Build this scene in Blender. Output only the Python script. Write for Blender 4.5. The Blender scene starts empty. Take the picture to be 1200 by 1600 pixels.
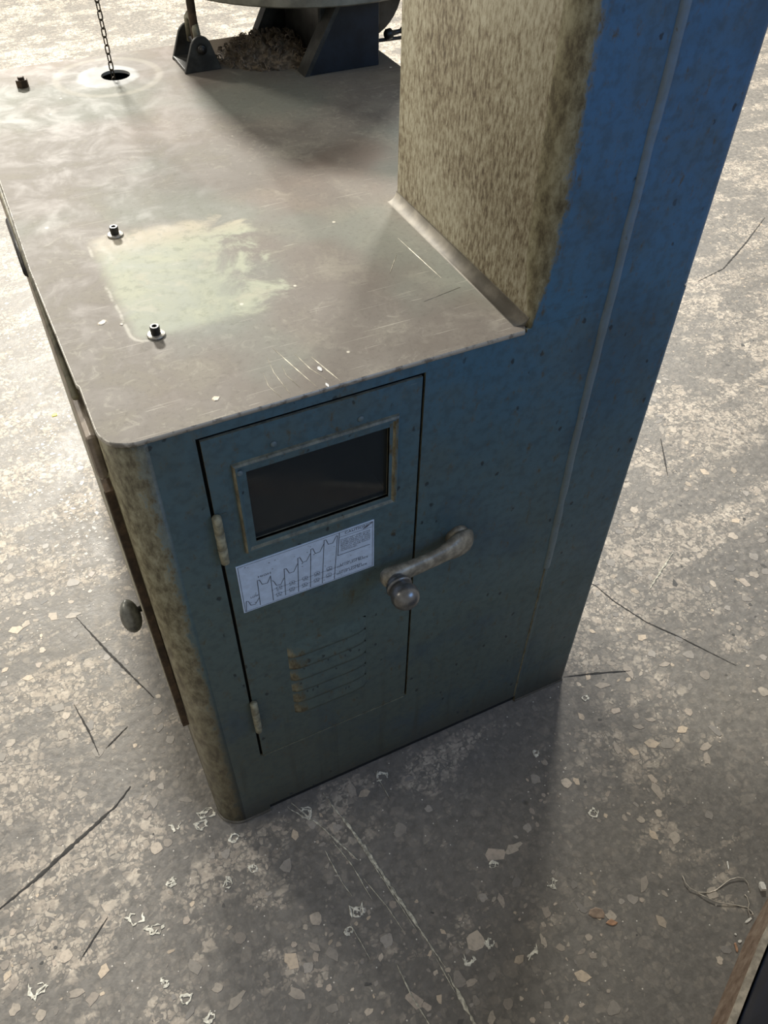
import bpy, bmesh, math, random
from mathutils import Matrix, Vector, noise
random.seed(11)
C = bpy.context.scene.collection
S = bpy.context.scene
PI = math.pi

# ---------------------------------------------------------------- camera
cam = bpy.data.cameras.new('camera')
cam.sensor_fit = 'VERTICAL'; cam.sensor_height = 32; cam.lens = 32*1293.5/1600
cam.clip_start = .05
co = bpy.data.objects.new('camera', cam); C.objects.link(co)
RX = (0.90029649, -0.43509425, 0.01261821)
RD = (-0.3104973, -0.66225689, -0.68191439)
RF = (0.30505353, 0.61000721, -0.73132314)
m = Matrix(((RX[0], -RD[0], -RF[0], -0.02014), (RX[1], -RD[1], -RF[1], -0.70587), (RX[2], -RD[2], -RF[2], 1.60032), (0, 0, 0, 1)))
co.matrix_world = m
S.camera = co

# ---------------------------------------------------------------- light
S.view_settings.view_transform = 'Standard'; S.view_settings.look = 'None'
S.view_settings.gamma = 1; S.view_settings.use_curve_mapping = False
S.view_settings.exposure = 0.0
w = bpy.data.worlds.new('workshop_ambient'); S.world = w; w.use_nodes = True
w.node_tree.nodes['Background'].inputs[0].default_value = (1.0, .96, .90, 1)
w.node_tree.nodes['Background'].inputs[1].default_value = .33

def area(name, loc, target, sx, sy, power, col):
    l = bpy.data.lights.new(name, 'AREA'); l.shape = 'RECTANGLE'; l.size = sx; l.size_y = sy
    l.energy = power; l.color = col
    o = bpy.data.objects.new(name, l); C.objects.link(o); o.location = loc
    o.rotation_euler = (Vector(target)-Vector(loc)).to_track_quat('-Z', 'Y').to_euler()
    return o
area('ceiling_lamp_back_centre', (.4, 5.8, 3.9), (.4, .6, .8), .7, .35, 620, (1, .95, .86))
area('ceiling_lamp_back_left', (-1.9, 5.4, 4.2), (.3, .6, .8), .8, .4, 185, (1, .95, .86))
area('ceiling_lamp_back_right', (5.0, 5.6, 4.4), (1.0, .6, .4), 1.0, .5, 380, (1, .95, .86))
area('ceiling_lamp_left', (-3.4, 1.2, 3.4), (.2, .4, .6), 1.2, .8, 42, (1, .92, .78))
area('skylight_front', (2.6, -3.0, 3.4), (.6, 0, 1.0), 2.2, 1.4, 38, (.22, .48, 1))

# ---------------------------------------------------------------- mesh helpers
def new_mesh(name, vs, fs, smooth=False):
    me = bpy.data.meshes.new(name); me.from_pydata([tuple(v) for v in vs], [], fs); me.validate(); me.update()
    if smooth:
        for p in me.polygons: p.use_smooth = True
    return me
def link(name, me, mat=None, parent=None, **kw):
    o = bpy.data.objects.new(name, me); C.objects.link(o)
    if mat and not me.materials:
        for mm in (mat if isinstance(mat, (list, tuple)) else [mat]): me.materials.append(mm)
    if parent: o.parent = parent
    for k, v in kw.items(): o[k] = v
    return o
def from_bm(name, bm, mat, parent=None, smooth=False, **kw):
    bmesh.ops.recalc_face_normals(bm, faces=bm.faces)
    me = bpy.data.meshes.new(name); bm.to_mesh(me); bm.free()
    if smooth:
        for p in me.polygons: p.use_smooth = True
    return link(name, me, mat, parent, **kw)
def thing(name, label, cat, loc=(0, 0, 0), group=None):
    o = bpy.data.objects.new(name, None); C.objects.link(o); o.location = loc
    o.empty_display_size = .05
    o['label'] = label; o['category'] = cat
    if group: o['group'] = group
    return o
def tag(o, label, cat, group=None, kind=None):
    o['label'] = label; o['category'] = cat
    if group: o['group'] = group
    if kind: o['kind'] = kind
    return o
def add_box(bm, a, b, bev=0, seg=2):
    x0, y0, z0 = a; x1, y1, z1 = b
    r = bmesh.ops.create_cube(bm, size=1)
    for v in r['verts']:
        v.co = Vector(((x0+x1)/2+v.co.x*(x1-x0), (y0+y1)/2+v.co.y*(y1-y0), (z0+z1)/2+v.co.z*(z1-z0)))
    if bev:
        es = list({e for v in r['verts'] for e in v.link_edges})
        bmesh.ops.bevel(bm, geom=es, offset=bev, segments=seg, affect='EDGES', profile=.5)
def box(name, a, b, mat, parent=None, bev=0, **kw):
    bm = bmesh.new(); add_box(bm, a, b, bev)
    return from_bm(name, bm, mat, parent, **kw)
def add_prism(bm, poly, axis, lo, hi):
    """extrude a 2D polygon along an axis"""
    def P(p, t):
        return {'x': (t, p[0], p[1]), 'y': (p[0], t, p[1]), 'z': (p[0], p[1], t)}[axis]
    A = [bm.verts.new(P(p, lo)) for p in poly]; B = [bm.verts.new(P(p, hi)) for p in poly]
    fa = bm.faces.new(A); fb = bm.faces.new(B[::-1]); n = len(poly)
    sd = [bm.faces.new((A[i], B[i], B[(i+1) % n], A[(i+1) % n])) for i in range(n)]
    return fa, fb, sd
def frame_of(d):
    d = Vector(d).normalized()
    a = Vector((0, 0, 1)) if abs(d.z) < .9 else Vector((1, 0, 0))
    u = d.cross(a).normalized(); return u, u.cross(d).normalized()
def add_tube(bm, pts, r, n=10, caps=True):
    """tube along points; r a number or a list"""
    pts = [Vector(p) for p in pts]; rs = r if isinstance(r, (list, tuple)) else [r]*len(pts)
    rings = []
    u0 = None
    for i, p in enumerate(pts):
        d = (pts[min(i+1, len(pts)-1)]-pts[max(i-1, 0)])
        if d.length < 1e-9: d = Vector((0, 0, 1))
        d.normalize()
        if u0 is None: u0, _ = frame_of(d)
        u = (u0-d*u0.dot(d)).normalized(); v = d.cross(u); u0 = u
        rings.append([bm.verts.new(p+(u*math.cos(2*PI*k/n)+v*math.sin(2*PI*k/n))*rs[i]) for k in range(n)])
    for a, b in zip(rings, rings[1:]):
        for k in range(n): bm.faces.new((a[k], a[(k+1) % n], b[(k+1) % n], b[k]))
    if caps: bm.faces.new(rings[0][::-1]); bm.faces.new(rings[-1])
def tube(name, pts, r, mat, parent=None, n=10, smooth=True, **kw):
    bm = bmesh.new(); add_tube(bm, pts, r, n); return from_bm(name, bm, mat, parent, smooth, **kw)
def add_lathe(bm, c, d, prof, n=24):
    """prof: list of (distance along d, radius)"""
    c = Vector(c); d = Vector(d).normalized(); u, v = frame_of(d); rings = []
    for t, r in prof:
        rings.append([bm.verts.new(c+d*t+(u*math.cos(2*PI*k/n)+v*math.sin(2*PI*k/n))*max(r, 1e-5)) for k in range(n)])
    for a, b in zip(rings, rings[1:]):
        for k in range(n): bm.faces.new((a[k], a[(k+1) % n], b[(k+1) % n], b[k]))
    bm.faces.new(rings[0][::-1]); bm.faces.new(rings[-1])
def lathe(name, c, d, prof, mat, parent=None, n=24, smooth=True, **kw):
    bm = bmesh.new(); add_lathe(bm, c, d, prof, n); return from_bm(name, bm, mat, parent, smooth, **kw)
def add_cells(bm, xs, zs, keep, y0, y1):
    """a sheet in the xz plane with openings: cells (i,j) of the grid kept when keep(xm,zm)"""
    ok = {}
    for i in range(len(xs)-1):
        for j in range(len(zs)-1):
            ok[i, j] = keep((xs[i]+xs[i+1])/2, (zs[j]+zs[j+1])/2)
    V = {}
    def v(i, j, k):
        if (i, j, k) not in V: V[i, j, k] = bm.verts.new((xs[i], (y0, y1)[k], zs[j]))
        return V[i, j, k]
    for (i, j), o in ok.items():
        if not o: continue
        bm.faces.new((v(i, j, 0), v(i+1, j, 0), v(i+1, j+1, 0), v(i, j+1, 0)))
        bm.faces.new((v(i, j, 1), v(i, j+1, 1), v(i+1, j+1, 1), v(i+1, j, 1)))
        if not ok.get((i-1, j)): bm.faces.new((v(i, j, 0), v(i, j+1, 0), v(i, j+1, 1), v(i, j, 1)))
        if not ok.get((i+1, j)): bm.faces.new((v(i+1, j, 0), v(i+1, j, 1), v(i+1, j+1, 1), v(i+1, j+1, 0)))
        if not ok.get((i, j-1)): bm.faces.new((v(i, j, 0), v(i, j, 1), v(i+1, j, 1), v(i+1, j, 0)))
        if not ok.get((i, j+1)): bm.faces.new((v(i, j+1, 0), v(i+1, j+1, 0), v(i+1, j+1, 1), v(i, j+1, 1)))

# ---------------------------------------------------------------- materials
class NT:
    def __init__(s, name):
        s.m = bpy.data.materials.new(name); s.m.use_nodes = True; s.t = s.m.node_tree; s.n = s.t.nodes
        s.b = s.n['Principled BSDF']; s.tc = s.n.new('ShaderNodeTexCoord').outputs['Object']
    def put(s, sock, v):
        if isinstance(v, bpy.types.NodeSocket): s.t.links.new(v, sock)
        elif isinstance(v, (tuple, list)) and len(v) == 3 and sock.type == 'RGBA': sock.default_value = (*v, 1)
        else: sock.default_value = v
    def map(s, scale=(1, 1, 1), loc=(0, 0, 0), rot=(0, 0, 0), vec=None):
        n = s.n.new('ShaderNodeMapping'); n.inputs['Scale'].default_value = scale; n.inputs['Location'].default_value = loc
        n.inputs['Rotation'].default_value = rot
        s.put(n.inputs[0], vec or s.tc); return n.outputs[0]
    def noise(s, scale, detail=4, rough=.55, vec=None, dist=0):
        n = s.n.new('ShaderNodeTexNoise'); n.inputs['Scale'].default_value = scale; n.inputs['Detail'].default_value = detail
        n.inputs['Roughness'].default_value = rough; n.inputs['Distortion'].default_value = dist
        s.put(n.inputs['Vector'], vec or s.tc); return n.outputs['Fac']
    def vor(s, scale, vec=None, feature='F1', out='Distance', rnd=1):
        n = s.n.new('ShaderNodeTexVoronoi'); n.feature = feature; n.inputs['Scale'].default_value = scale
        n.inputs['Randomness'].default_value = rnd
        s.put(n.inputs['Vector'], vec or s.tc); return n.outputs[out]
    def ramp(s, f, stops):
        n = s.n.new('ShaderNodeValToRGB'); e = n.color_ramp.elements
        while len(e) < len(stops): e.new(.5)
        for k, (p, c) in enumerate(stops):
            e[k].position = p; e[k].color = (*c, 1) if isinstance(c, tuple) else (c, c, c, 1)
        s.put(n.inputs[0], f); return n.outputs[0]
    def mix(s, f, a, b, mode='MIX'):
        n = s.n.new('ShaderNodeMix'); n.data_type = 'RGBA'; n.blend_type = mode
        s.put(n.inputs[0], f); s.put(n.inputs[6], a); s.put(n.inputs[7], b); return n.outputs[2]
    def math(s, op, a, b=0.0, c=None, clamp=False):
        n = s.n.new('ShaderNodeMath'); n.operation = op; n.use_clamp = clamp
        s.put(n.inputs[0], a); s.put(n.inputs[1], b)
        if c is not None: s.put(n.inputs[2], c)
        return n.outputs[0]
    def sep(s, vec=None):
        n = s.n.new('ShaderNodeSeparateXYZ'); s.put(n.inputs[0], vec or s.tc); return n.outputs
    def rng(s, v, a, b, c=0., d=1., smooth=True):
        n = s.n.new('ShaderNodeMapRange'); n.interpolation_type = 'SMOOTHSTEP' if smooth else 'LINEAR'
        s.put(n.inputs[0], v); n.inputs[1].default_value = a; n.inputs[2].default_value = b
        n.inputs[3].default_value = c; n.inputs[4].default_value = d; return n.outputs[0]
    def bump(s, h, strength=.3, dist=.002):
        n = s.n.new('ShaderNodeBump'); n.inputs['Strength'].default_value = strength; n.inputs['Distance'].default_value = dist
        s.put(n.inputs['Height'], h); s.t.links.new(n.outputs[0], s.b.inputs['Normal'])
    def out(s, col, rough=.5, metal=0., spec=None):
        s.put(s.b.inputs['Base Color'], col); s.put(s.b.inputs['Roughness'], rough); s.put(s.b.inputs['Metallic'], metal)
        if spec is not None: s.put(s.b.inputs['Specular IOR Level'], spec)
        return s.m

def simple(name, col, rough=.5, metal=0., var=.25, scale=60, bump=.15):
    k = NT(name); n = k.noise(scale, 5, .6)
    c = k.mix(k.math('MULTIPLY', k.rng(n, .35, .7), 1.0), tuple(x*(1-var) for x in col), tuple(min(1, x*(1+var)) for x in col))
    k.bump(n, bump, .001)
    return k.out(c, rough, metal)

def make_paint(name='machine_enamel', film=1.0, light=0.0):
    """blue-green machine enamel, blue light put into its colour toward the upper right, grime and warm side light painted on left-facing curves, grime near the foot"""
    k = NT(name); x, y, z = k.sep()
    big = k.noise(2.2, 4, .6); mid = k.noise(9, 5, .6); fine = k.noise(70, 4, .6)
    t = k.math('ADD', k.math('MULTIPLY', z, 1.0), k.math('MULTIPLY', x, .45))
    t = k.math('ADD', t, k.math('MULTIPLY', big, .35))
    col = k.ramp(k.rng(t, .45, 1.75, smooth=False), [(0, (.080, .098, .080)), (.30, (.090, .135, .130)), (.58, (.068, .132, .168)), (.76, (.052, .145, .24)), (1, (.050, .155, .31))])  # enamel blue deepened to the upper right, blue light put into the colour
    col = k.mix(k.math('MULTIPLY', k.rng(mid, .42, .70), .45), col, (.085, .105, .085))
    col = k.mix(k.math('MULTIPLY', k.rng(k.noise(5, 4, .6, k.map((1, 1, 1), (3, 5, 8))), .50, .66), .4), col, (.030, .065, .105))
    col = k.mix(k.math('MULTIPLY', k.rng(fine, .42, .66), .35), col, (.035, .055, .062))
    # vertical drip streaks near the bottom
    st = k.noise(1, 5, .65, k.map((55, 55, 3.2)))
    low = k.rng(z, .55, .0)
    col = k.mix(k.math('MULTIPLY', k.math('MULTIPLY', k.rng(st, .48, .72), low), .65), col, (.05, .055, .042))
    low2 = k.rng(k.math('ADD', z, k.math('MULTIPLY', mid, .08)), .17, .02)
    col = k.mix(k.math('MULTIPLY', low2, .8), col, (.045, .042, .032))
    # chips in the enamel: small dark specks, elongated
    wn = k.n.new('ShaderNodeTexNoise'); wn.inputs['Scale'].default_value = 130; k.put(wn.inputs['Vector'], k.tc)
    wm = k.n.new('ShaderNodeVectorMath'); wm.operation = 'MULTIPLY_ADD'; k.put(wm.inputs[0], wn.outputs['Color']); wm.inputs[1].default_value = (.008, .008, .004); k.put(wm.inputs[2], k.tc)
    mp = k.map((1, 1, .6), rot=(0, .35, 0), vec=wm.outputs[0]); v1 = k.vor(48, mp); v1c = k.vor(48, mp, out='Color')
    sp = k.math('MULTIPLY', k.rng(v1, .17, .10), k.rng(k.sep(v1c)[0], .70, .76))
    v2 = k.vor(120, mp); v2c = k.vor(120, mp, out='Color')
    sp2 = k.math('MULTIPLY', k.rng(v2, .26, .14), k.rng(k.sep(v2c)[1], .80, .86))
    spk = k.math('MAXIMUM', sp, sp2)
    col = k.mix(k.math('MULTIPLY', spk, .75), col, (.012, .018, .024))
    # pale scuffs
    sc = k.noise(1, 3, .7, k.map((14, 14, 160), rot=(0, .3, 0)))
    col = k.mix(k.math('MULTIPLY', k.rng(sc, .70, .78), .25), col, (.25, .30, .32))
    # left-facing surfaces: olive grime with warm side light put into the colour; dust on upward ones
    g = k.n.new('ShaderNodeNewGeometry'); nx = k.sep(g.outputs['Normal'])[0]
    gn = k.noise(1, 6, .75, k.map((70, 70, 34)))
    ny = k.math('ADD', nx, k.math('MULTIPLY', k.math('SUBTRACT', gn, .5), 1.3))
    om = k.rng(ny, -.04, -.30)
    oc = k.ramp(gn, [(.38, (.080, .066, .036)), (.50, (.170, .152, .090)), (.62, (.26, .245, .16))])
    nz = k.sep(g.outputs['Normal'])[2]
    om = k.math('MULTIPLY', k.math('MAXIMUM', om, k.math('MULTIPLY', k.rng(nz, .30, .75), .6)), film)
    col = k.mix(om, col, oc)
    if light: col = k.mix(light, col, (.30, .34, .34))
    k.bump(k.math('ADD', k.math('MULTIPLY', mid, .5), k.math('SUBTRACT', k.math('MULTIPLY', fine, .5), k.math('MULTIPLY', spk, .8))), .35, .0012)
    return k.out(col, k.rng(mid, .3, .7, .38, .56), 0, .45)
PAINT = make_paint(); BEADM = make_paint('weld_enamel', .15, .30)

def make_column_side():
    k = NT('column_side_grime'); x, y, z = k.sep()
    a = k.noise(1, 6, .74, k.map((200, 200, 75))); b = k.noise(7, 4, .6); c = k.noise(1, 3, .6, k.map((230, 230, 90)))
    f = k.math('ADD', k.math('MULTIPLY', a, .65), k.math('ADD', k.math('MULTIPLY', b, .25), k.math('MULTIPLY', c, .12)))
    # less mottled, paler to the back; more brown at low middle
    f = k.math('ADD', f, k.math('MULTIPLY', k.rng(z, 1.0, 1.35), .03))
    col = k.ramp(f, [(.40, (.055, .040, .022)), (.47, (.125, .100, .060)), (.53, (.205, .182, .120)), (.61, (.29, .272, .200))])
    dv = k.vor(70, k.map((1, 1, .4))); dc = k.vor(70, k.map((1, 1, .4)), out='Color')
    sp = k.math('MULTIPLY', k.rng(dv, .16, .08), k.rng(k.sep(dc)[0], .80, .84))
    col = k.mix(k.math('MULTIPLY', sp, .8), col, (.045, .035, .02))
    k.bump(a, .3, .001)
    return k.out(col, .6, 0, .3)
COLSIDE = make_column_side()

def make_top():
    """worn bare steel top with a paler greenish rectangle where a plate used to sit"""
    k = NT('worn_steel_top'); x, y, z = k.sep()
    big = k.noise(3.5, 4, .6); mid = k.noise(14, 6, .65, dist=.6); fine = k.noise(90, 4, .6)
    col = k.mix(k.rng(big, .35, .65), (.155, .135, .113), (.195, .177, .152))
    col = k.mix(k.math('MULTIPLY', k.rng(mid, .48, .66), .55), col, (.27, .25, .205))
    m2 = k.noise(48, 5, .7, dist=1.2)
    col = k.mix(k.math('MULTIPLY', k.math('MULTIPLY', k.rng(m2, .52, .68), k.rng(big, .35, .6)), .5), col, (.36, .34, .28))
    col = k.mix(k.math('MULTIPLY', k.rng(mid, .50, .34), .35), col, (.14, .12, .10))
    rd = k.noise(2.6, 3, .5, k.map((1, 1, 1), (3.3, 1.1, 0)))
    col = k.mix(k.math('MULTIPLY', k.rng(rd, .50, .68), .45), col, (.25, .18, .14))
    gr = k.noise(3.1, 3, .5, k.map((1, 1, 1), (7.3, 4.1, 0)))
    col = k.mix(k.math('MULTIPLY', k.rng(gr, .50, .66), .5), col, (.19, .225, .19))
    col = k.mix(k.math('MULTIPLY', k.rng(k.noise(130, 5, .75), .50, .66), .35), col, (.10, .09, .075))
    # the pale rectangle (rounded box distance)
    def rrect(cx, cy, hx, hy, r, soft, warp):
        dx = k.math('SUBTRACT', k.math('ABSOLUTE', k.math('SUBTRACT', k.math('ADD', x, k.math('MULTIPLY', k.math('SUBTRACT', mid, .5), warp)), cx)), hx-r)
        dy = k.math('SUBTRACT', k.math('ABSOLUTE', k.math('SUBTRACT', k.math('ADD', y, k.math('MULTIPLY', k.math('SUBTRACT', mid, .5), warp)), cy)), hy-r)
        d = k.math('SQRT', k.math('ADD', k.math('POWER', k.math('MAXIMUM', dx, 0), 2), k.math('POWER', k.math('MAXIMUM', dy, 0), 2)))
        d = k.math('SUBTRACT', d, r); return d
    d = rrect(.193, .312, .117, .138, .02, .004, .012)
    pin = k.math('ADD', d, k.math('MULTIPLY', k.math('MULTIPLY', k.rng(x, .17, .30), k.rng(mid, .64, .34)), .045))
    pm = k.rng(k.math('ADD', pin, k.math('MULTIPLY', k.math('SUBTRACT', m2, .5), .02)), .007, -.018)
    pc = k.mix(k.rng(mid, .35, .68), (.25, .275, .215), (.41, .425, .325))
    pc = k.mix(k.math('MULTIPLY', k.rng(y, .37, .43), .6), pc, (.46, .38, .29))
    pc = k.mix(k.math('MULTIPLY', k.rng(k.noise(55, 6, .75), .50, .62), .45), pc, (.17, .19, .14))
    pc = k.mix(k.math('MULTIPLY', k.rng(k.noise(22, 5, .7, k.map((1, 1, 1), (5, 2, 0))), .52, .62), .4), pc, (.42, .40, .31))
    col = k.mix(k.math('MULTIPLY', pm, .95), col, pc)
    ed = k.math('MULTIPLY', k.rng(k.math('ABSOLUTE', d), .0035, .0005), k.rng(k.noise(30, 3, .6), .48, .6))
    col = k.mix(k.math('MULTIPLY', k.math('MULTIPLY', ed, k.rng(x, .15, .09)), .45), col, (.6, .58, .5))
    # brushed pale ring around the hole
    dist = k.math('SQRT', k.math('ADD', k.math('POWER', k.math('SUBTRACT', x, .248), 2), k.math('POWER', k.math('SUBTRACT', y, 1.052), 2)))
    dd = k.math('ADD', dist, k.math('MULTIPLY', k.math('SUBTRACT', mid, .5), .02))
    col = k.mix(k.math('MULTIPLY', k.rng(dd, .062, .052), .85), col, (.40, .41, .40))
    ring2 = k.math('MULTIPLY', k.rng(dist, .085, .095), k.rng(dist, .108, .100))
    col = k.mix(k.math('MULTIPLY', ring2, .35), col, (.42, .39, .32))
    # darker zone at the back by the trunnion
    rear_dark = k.math('MULTIPLY', k.rng(y, .62, .95), k.rng(x, .30, .5))
    col = k.mix(k.math('MULTIPLY', rear_dark, k.rng(mid, .3, .7, .25, .6)), col, (.12, .105, .075))
    # light scratches
    def scr(rot, sc, lo):
        v = k.noise(1, 2, .5, k.map(sc, rot=(0, 0, rot))); return k.rng(v, lo, lo+.03)
    s = k.math('MAXIMUM', scr(.5, (9, 420, 1), .70), k.math('MAXIMUM', scr(1.35, (12, 500, 1), .71), scr(-.6, (14, 380, 1), .71)))
    col = k.mix(k.math('MULTIPLY', s, .35), col, (.6, .57, .48))
    vv = k.vor(26); vc = k.vor(26, out='Color')
    fl = k.math('MULTIPLY', k.rng(vv, .085, .05), k.rng(k.sep(vc)[0], .72, .74))
    col = k.mix(k.math('MULTIPLY', fl, .8), col, (.75, .70, .58))
    k.bump(k.math('ADD', mid, k.math('MULTIPLY', fine, .3)), .10, .001)
    return k.out(col, k.rng(mid, .3, .7, .55, .72), .0, .22)
TOP = make_top()

def make_edge():
    k = NT('bare_metal_edge'); n = k.noise(45, 4, .7)
    return k.out(k.mix(k.rng(n, .38, .50), (.20, .185, .16), (.46, .44, .39)), .4, .3)
EDGE = make_edge()

def make_floor():
    k = NT('worn_aggregate_concrete'); x, y, z = k.sep()
    wv = k.n.new('ShaderNodeTexNoise'); wv.inputs['Scale'].default_value = 30; k.put(wv.inputs['Vector'], k.tc)
    vm = k.n.new('ShaderNodeVectorMath'); vm.operation = 'SCALE'; k.put(vm.inputs[0], wv.outputs['Color']); vm.inputs[3].default_value = .016
    va = k.n.new('ShaderNodeVectorMath'); va.operation = 'ADD'; k.put(va.inputs[0], k.tc); k.put(va.inputs[1], vm.outputs[0])
    wp = va.outputs[0]
    big = k.noise(1.6, 5, .6); mid = k.noise(7, 5, .65); fine = k.noise(55, 5, .65)
    # worn patches where the binder is gone and the stones show; dusty dark binder elsewhere
    near = k.math('MULTIPLY', k.rng(y, .30, -.35), k.rng(x, -.25, .15))
    strk = k.noise(1, 5, .65, k.map((2.2, 7.5, 1), rot=(0, 0, -.75)), 1.0)
    patch = k.rng(k.math('SUBTRACT', k.math('ADD', k.math('MULTIPLY', mid, .45), k.math('ADD', k.math('MULTIPLY', big, .3), k.math('MULTIPLY', strk, .45))), k.math('MULTIPLY', near, .09)), .55, .65)
    col = k.mix(k.rng(fine, .3, .7), (.140, .133, .121), (.215, .203, .183))
    col = k.mix(k.math('MULTIPLY', k.rng(mid, .5, .7), .3), col, (.22, .21, .185))
    stn = [(.0, (.15, .14, .125)), (.30, (.30, .27, .23)), (.6, (.46, .40, .33)), (.85, (.58, .52, .43)), (1, (.28, .25, .21))]
    for sc, lo, pr, amt in ((42, .10, .30, .75), (78, .10, .42, .70), (150, .08, .55, .6)):
        e = k.vor(sc, wp, 'DISTANCE_TO_EDGE'); c = k.sep(k.vor(sc, wp, 'F1', 'Color'))
        keep = k.rng(k.math('ADD', c[0], k.math('MULTIPLY', patch, .45)), 1-pr*.75, 1-pr*.75+.04)
        m_ = k.math('MULTIPLY', k.math('MULTIPLY', k.rng(e, lo*.6, lo*1.6), keep), k.rng(patch, 0, 1, amt*.25, min(1, amt*1.2)))
        col = k.mix(m_, col, k.ramp(c[1], stn))
    # grime traffic film
    film = k.rng(k.noise(2.4, 5, .65, k.map((1, 1, 1), (4, 9, 0))), .45, .72)
    col = k.mix(k.math('MULTIPLY', film, .35), col, (.15, .14, .125))
    col = k.mix(k.math('MULTIPLY', near, .15), col, (.12, .115, .10))  # floor darker in front of the cabinet
    pits = k.math('MULTIPLY', k.rng(k.vor(16, wp), .16, .08), k.rng(k.sep(k.vor(16, wp, out='Color'))[2], .8, .82))
    col = k.mix(k.math('MULTIPLY', pits, .7), col, (.04, .04, .038))
    wh = k.math('MULTIPLY', k.rng(k.vor(60), .10, .06), k.rng(k.sep(k.vor(60, out='Color'))[2], .86, .87))
    col = k.mix(k.math('MULTIPLY', wh, .8), col, (.8, .76, .68))
    k.bump(k.math('ADD', k.math('MULTIPLY', mid, 1.0), k.math('ADD', k.math('MULTIPLY', fine, .5), k.math('MULTIPLY', pits, -1))), .55, .004)
    return k.out(col, k.rng(k.math('ADD', fine, mid), .7, 1.3, .42, .62), 0, .40)
FLOOR = make_floor()

def make_stone():
    k = NT('aggregate_stone'); a = k.n.new('ShaderNodeVertexColor'); a.layer_name = 'tone'
    n = k.noise(160, 4, .6)
    g = k.n.new('ShaderNodeNewGeometry')
    n2 = k.noise(7, 5, .65, g.outputs['Position'])
    c = k.mix(k.math('MULTIPLY', k.rng(n, .45, .75), .4), a.outputs[0], (.16, .15, .135))
    c = k.mix(k.math('MULTIPLY', k.rng(n2, .55, .40), .45), c, (.17, .16, .145))
    k.bump(n, .2, .0006)
    return k.out(c, .42, 0, .5)
STONE = make_stone()
CRACK = simple('crack_dirt', (.035, .034, .032), .8, var=.3)
CHALK = simple('chalky_white', (.72, .70, .60), .7, var=.35, scale=150)
SCRATCH = simple('pale_scratch', (.50, .48, .39), .6, var=.45, scale=120)
DARKGAP = simple('recess_shade', (.006, .008, .010), .8)  # near-black colour stands in for shade in gaps and openings
RUST = simple('brown_rusted_steel', (.075, .048, .026), .65, .2, .5, 50, .4)
OLIVE = simple('olive_enamel_edge', (.20, .185, .125), .5, 0, .45, 45, .3)
PINKPAINT = simple('worn_fascia', (.24, .20, .16), .5, .1, .35, 35, .2)
HINGE = simple('dusty_hinge', (.27, .26, .18), .6, 0, .35, 120, .4)
LEVER = simple('dull_cast_lever', (.30, .275, .215), .45, .35, .35, 70, .35)
BALL = simple('grey_steel_ball', (.20, .20, .195), .28, .7, .3, 40, .2)
BALL2 = simple('dark_worn_knob', (.17, .175, .16), .35, .35, .5, 45, .3)
BLACKST = simple('black_oxide_steel', (.035, .034, .032), .4, .5, .4, 80, .3)
WASHER = simple('zinc_washer', (.45, .43, .38), .4, .6, .25, 100, .2)
CHAINM = simple('dark_chain_steel', (.075, .062, .045), .4, .6, .4, 60, .2)
DARKCAST = simple('dark_oily_casting', (.045, .045, .040), .45, .2, .45, 30, .4)
NAVY = simple('navy_enamel', (.008, .013, .020), .4, 0, .4, 25, .2)
TABLEM = simple('grey_olive_cast_iron', (.20, .19, .15), .5, .2, .3, 25, .3)
SWARF = simple('oily_swarf', (.17, .135, .095), .55, .2, .6, 90, .6)
WOODM = None
def make_board():
    k = NT('worn_brown_board'); n = k.noise(1, 6, .65, k.map((8, 90, 90))); n2 = k.noise(12, 4, .6)
    c = k.ramp(n, [(.3, (.10, .065, .045)), (.5, (.20, .145, .105)), (.75, (.33, .27, .21))])
    c = k.mix(k.math('MULTIPLY', k.rng(n2, .5, .7), .3), c, (.12, .08, .05)); k.bump(n, .4, .001)
    return k.out(c, .5)
BOARD = make_board()
RIM = simple('pale_board_rim', (.40, .36, .29), .55, 0, .3, 60, .2)
DARKNAVY = simple('dark_navy_sheet', (.006, .012, .030), .5, 0, .3, 20, .1)
PLATEM = simple('white_instruction_plate', (.56, .70, .90), .35, .1, .07, 90, .05)  # white plate, blue light on it put into the colour
INK = simple('plate_black_ink', (.035, .04, .05), .5)
SEAM = simple('seam_sealer', (.13, .19, .22), .5, 0, .3, 40, .3)
def make_glass():
    k = NT('smoked_window_glass'); n = k.noise(6, 4, .6)
    k.b.inputs['Transmission Weight'].default_value = .85; k.b.inputs['IOR'].default_value = 1.45
    return k.out((.16, .19, .20), k.rng(n, .4, .7, .04, .16))
GLASS = make_glass()
LINER = simple('brown_liner', (.05, .04, .028), .7, 0, .3, 20)

# ---------------------------------------------------------------- floor
bm = bmesh.new(); add_box(bm, (-7, -7, -.12), (9, 9, 0))
floor = from_bm('floor', bm, FLOOR); floor['kind'] = 'structure'

# ---------------------------------------------------------------- band saw machine
saw = thing('bandsaw', 'blue-green metalworking band saw with steel topped cabinet and tall blue column', 'machine', (0, 0, 0))
XC, YC, W, D = .531, .375, .79, 1.172
T = .004                                     # sheet thickness
def arc(cx, cy, r, a0, a1, n): return [(cx+r*math.cos(a0+(a1-a0)*i/n), cy+r*math.sin(a0+(a1-a0)*i/n)) for i in range(n+1)]

# cabinet front sheet with door opening and raised skirt between the two feet
DX0, DX1, DZ0, DZ1 = .0965, .3865, .2250, .9795
bm = bmesh.new()
RB = .045
xs = [RB, .095, DX0, DX1, XC-.002, .659, W-.012]; zs = [0.0, .022, DZ0, DZ1, .9955, 1.0]
def keepf(x, z):
    if DX0 < x < DX1 and DZ0 < z < DZ1: return False
    if z < .022 and .095 < x < .659: return False
    if z > .9955 and x < XC-.002: return False
    return True
add_cells(bm, xs, zs, keepf, 0, T)
from_bm('front_panel', bm, PAINT, saw)
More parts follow.
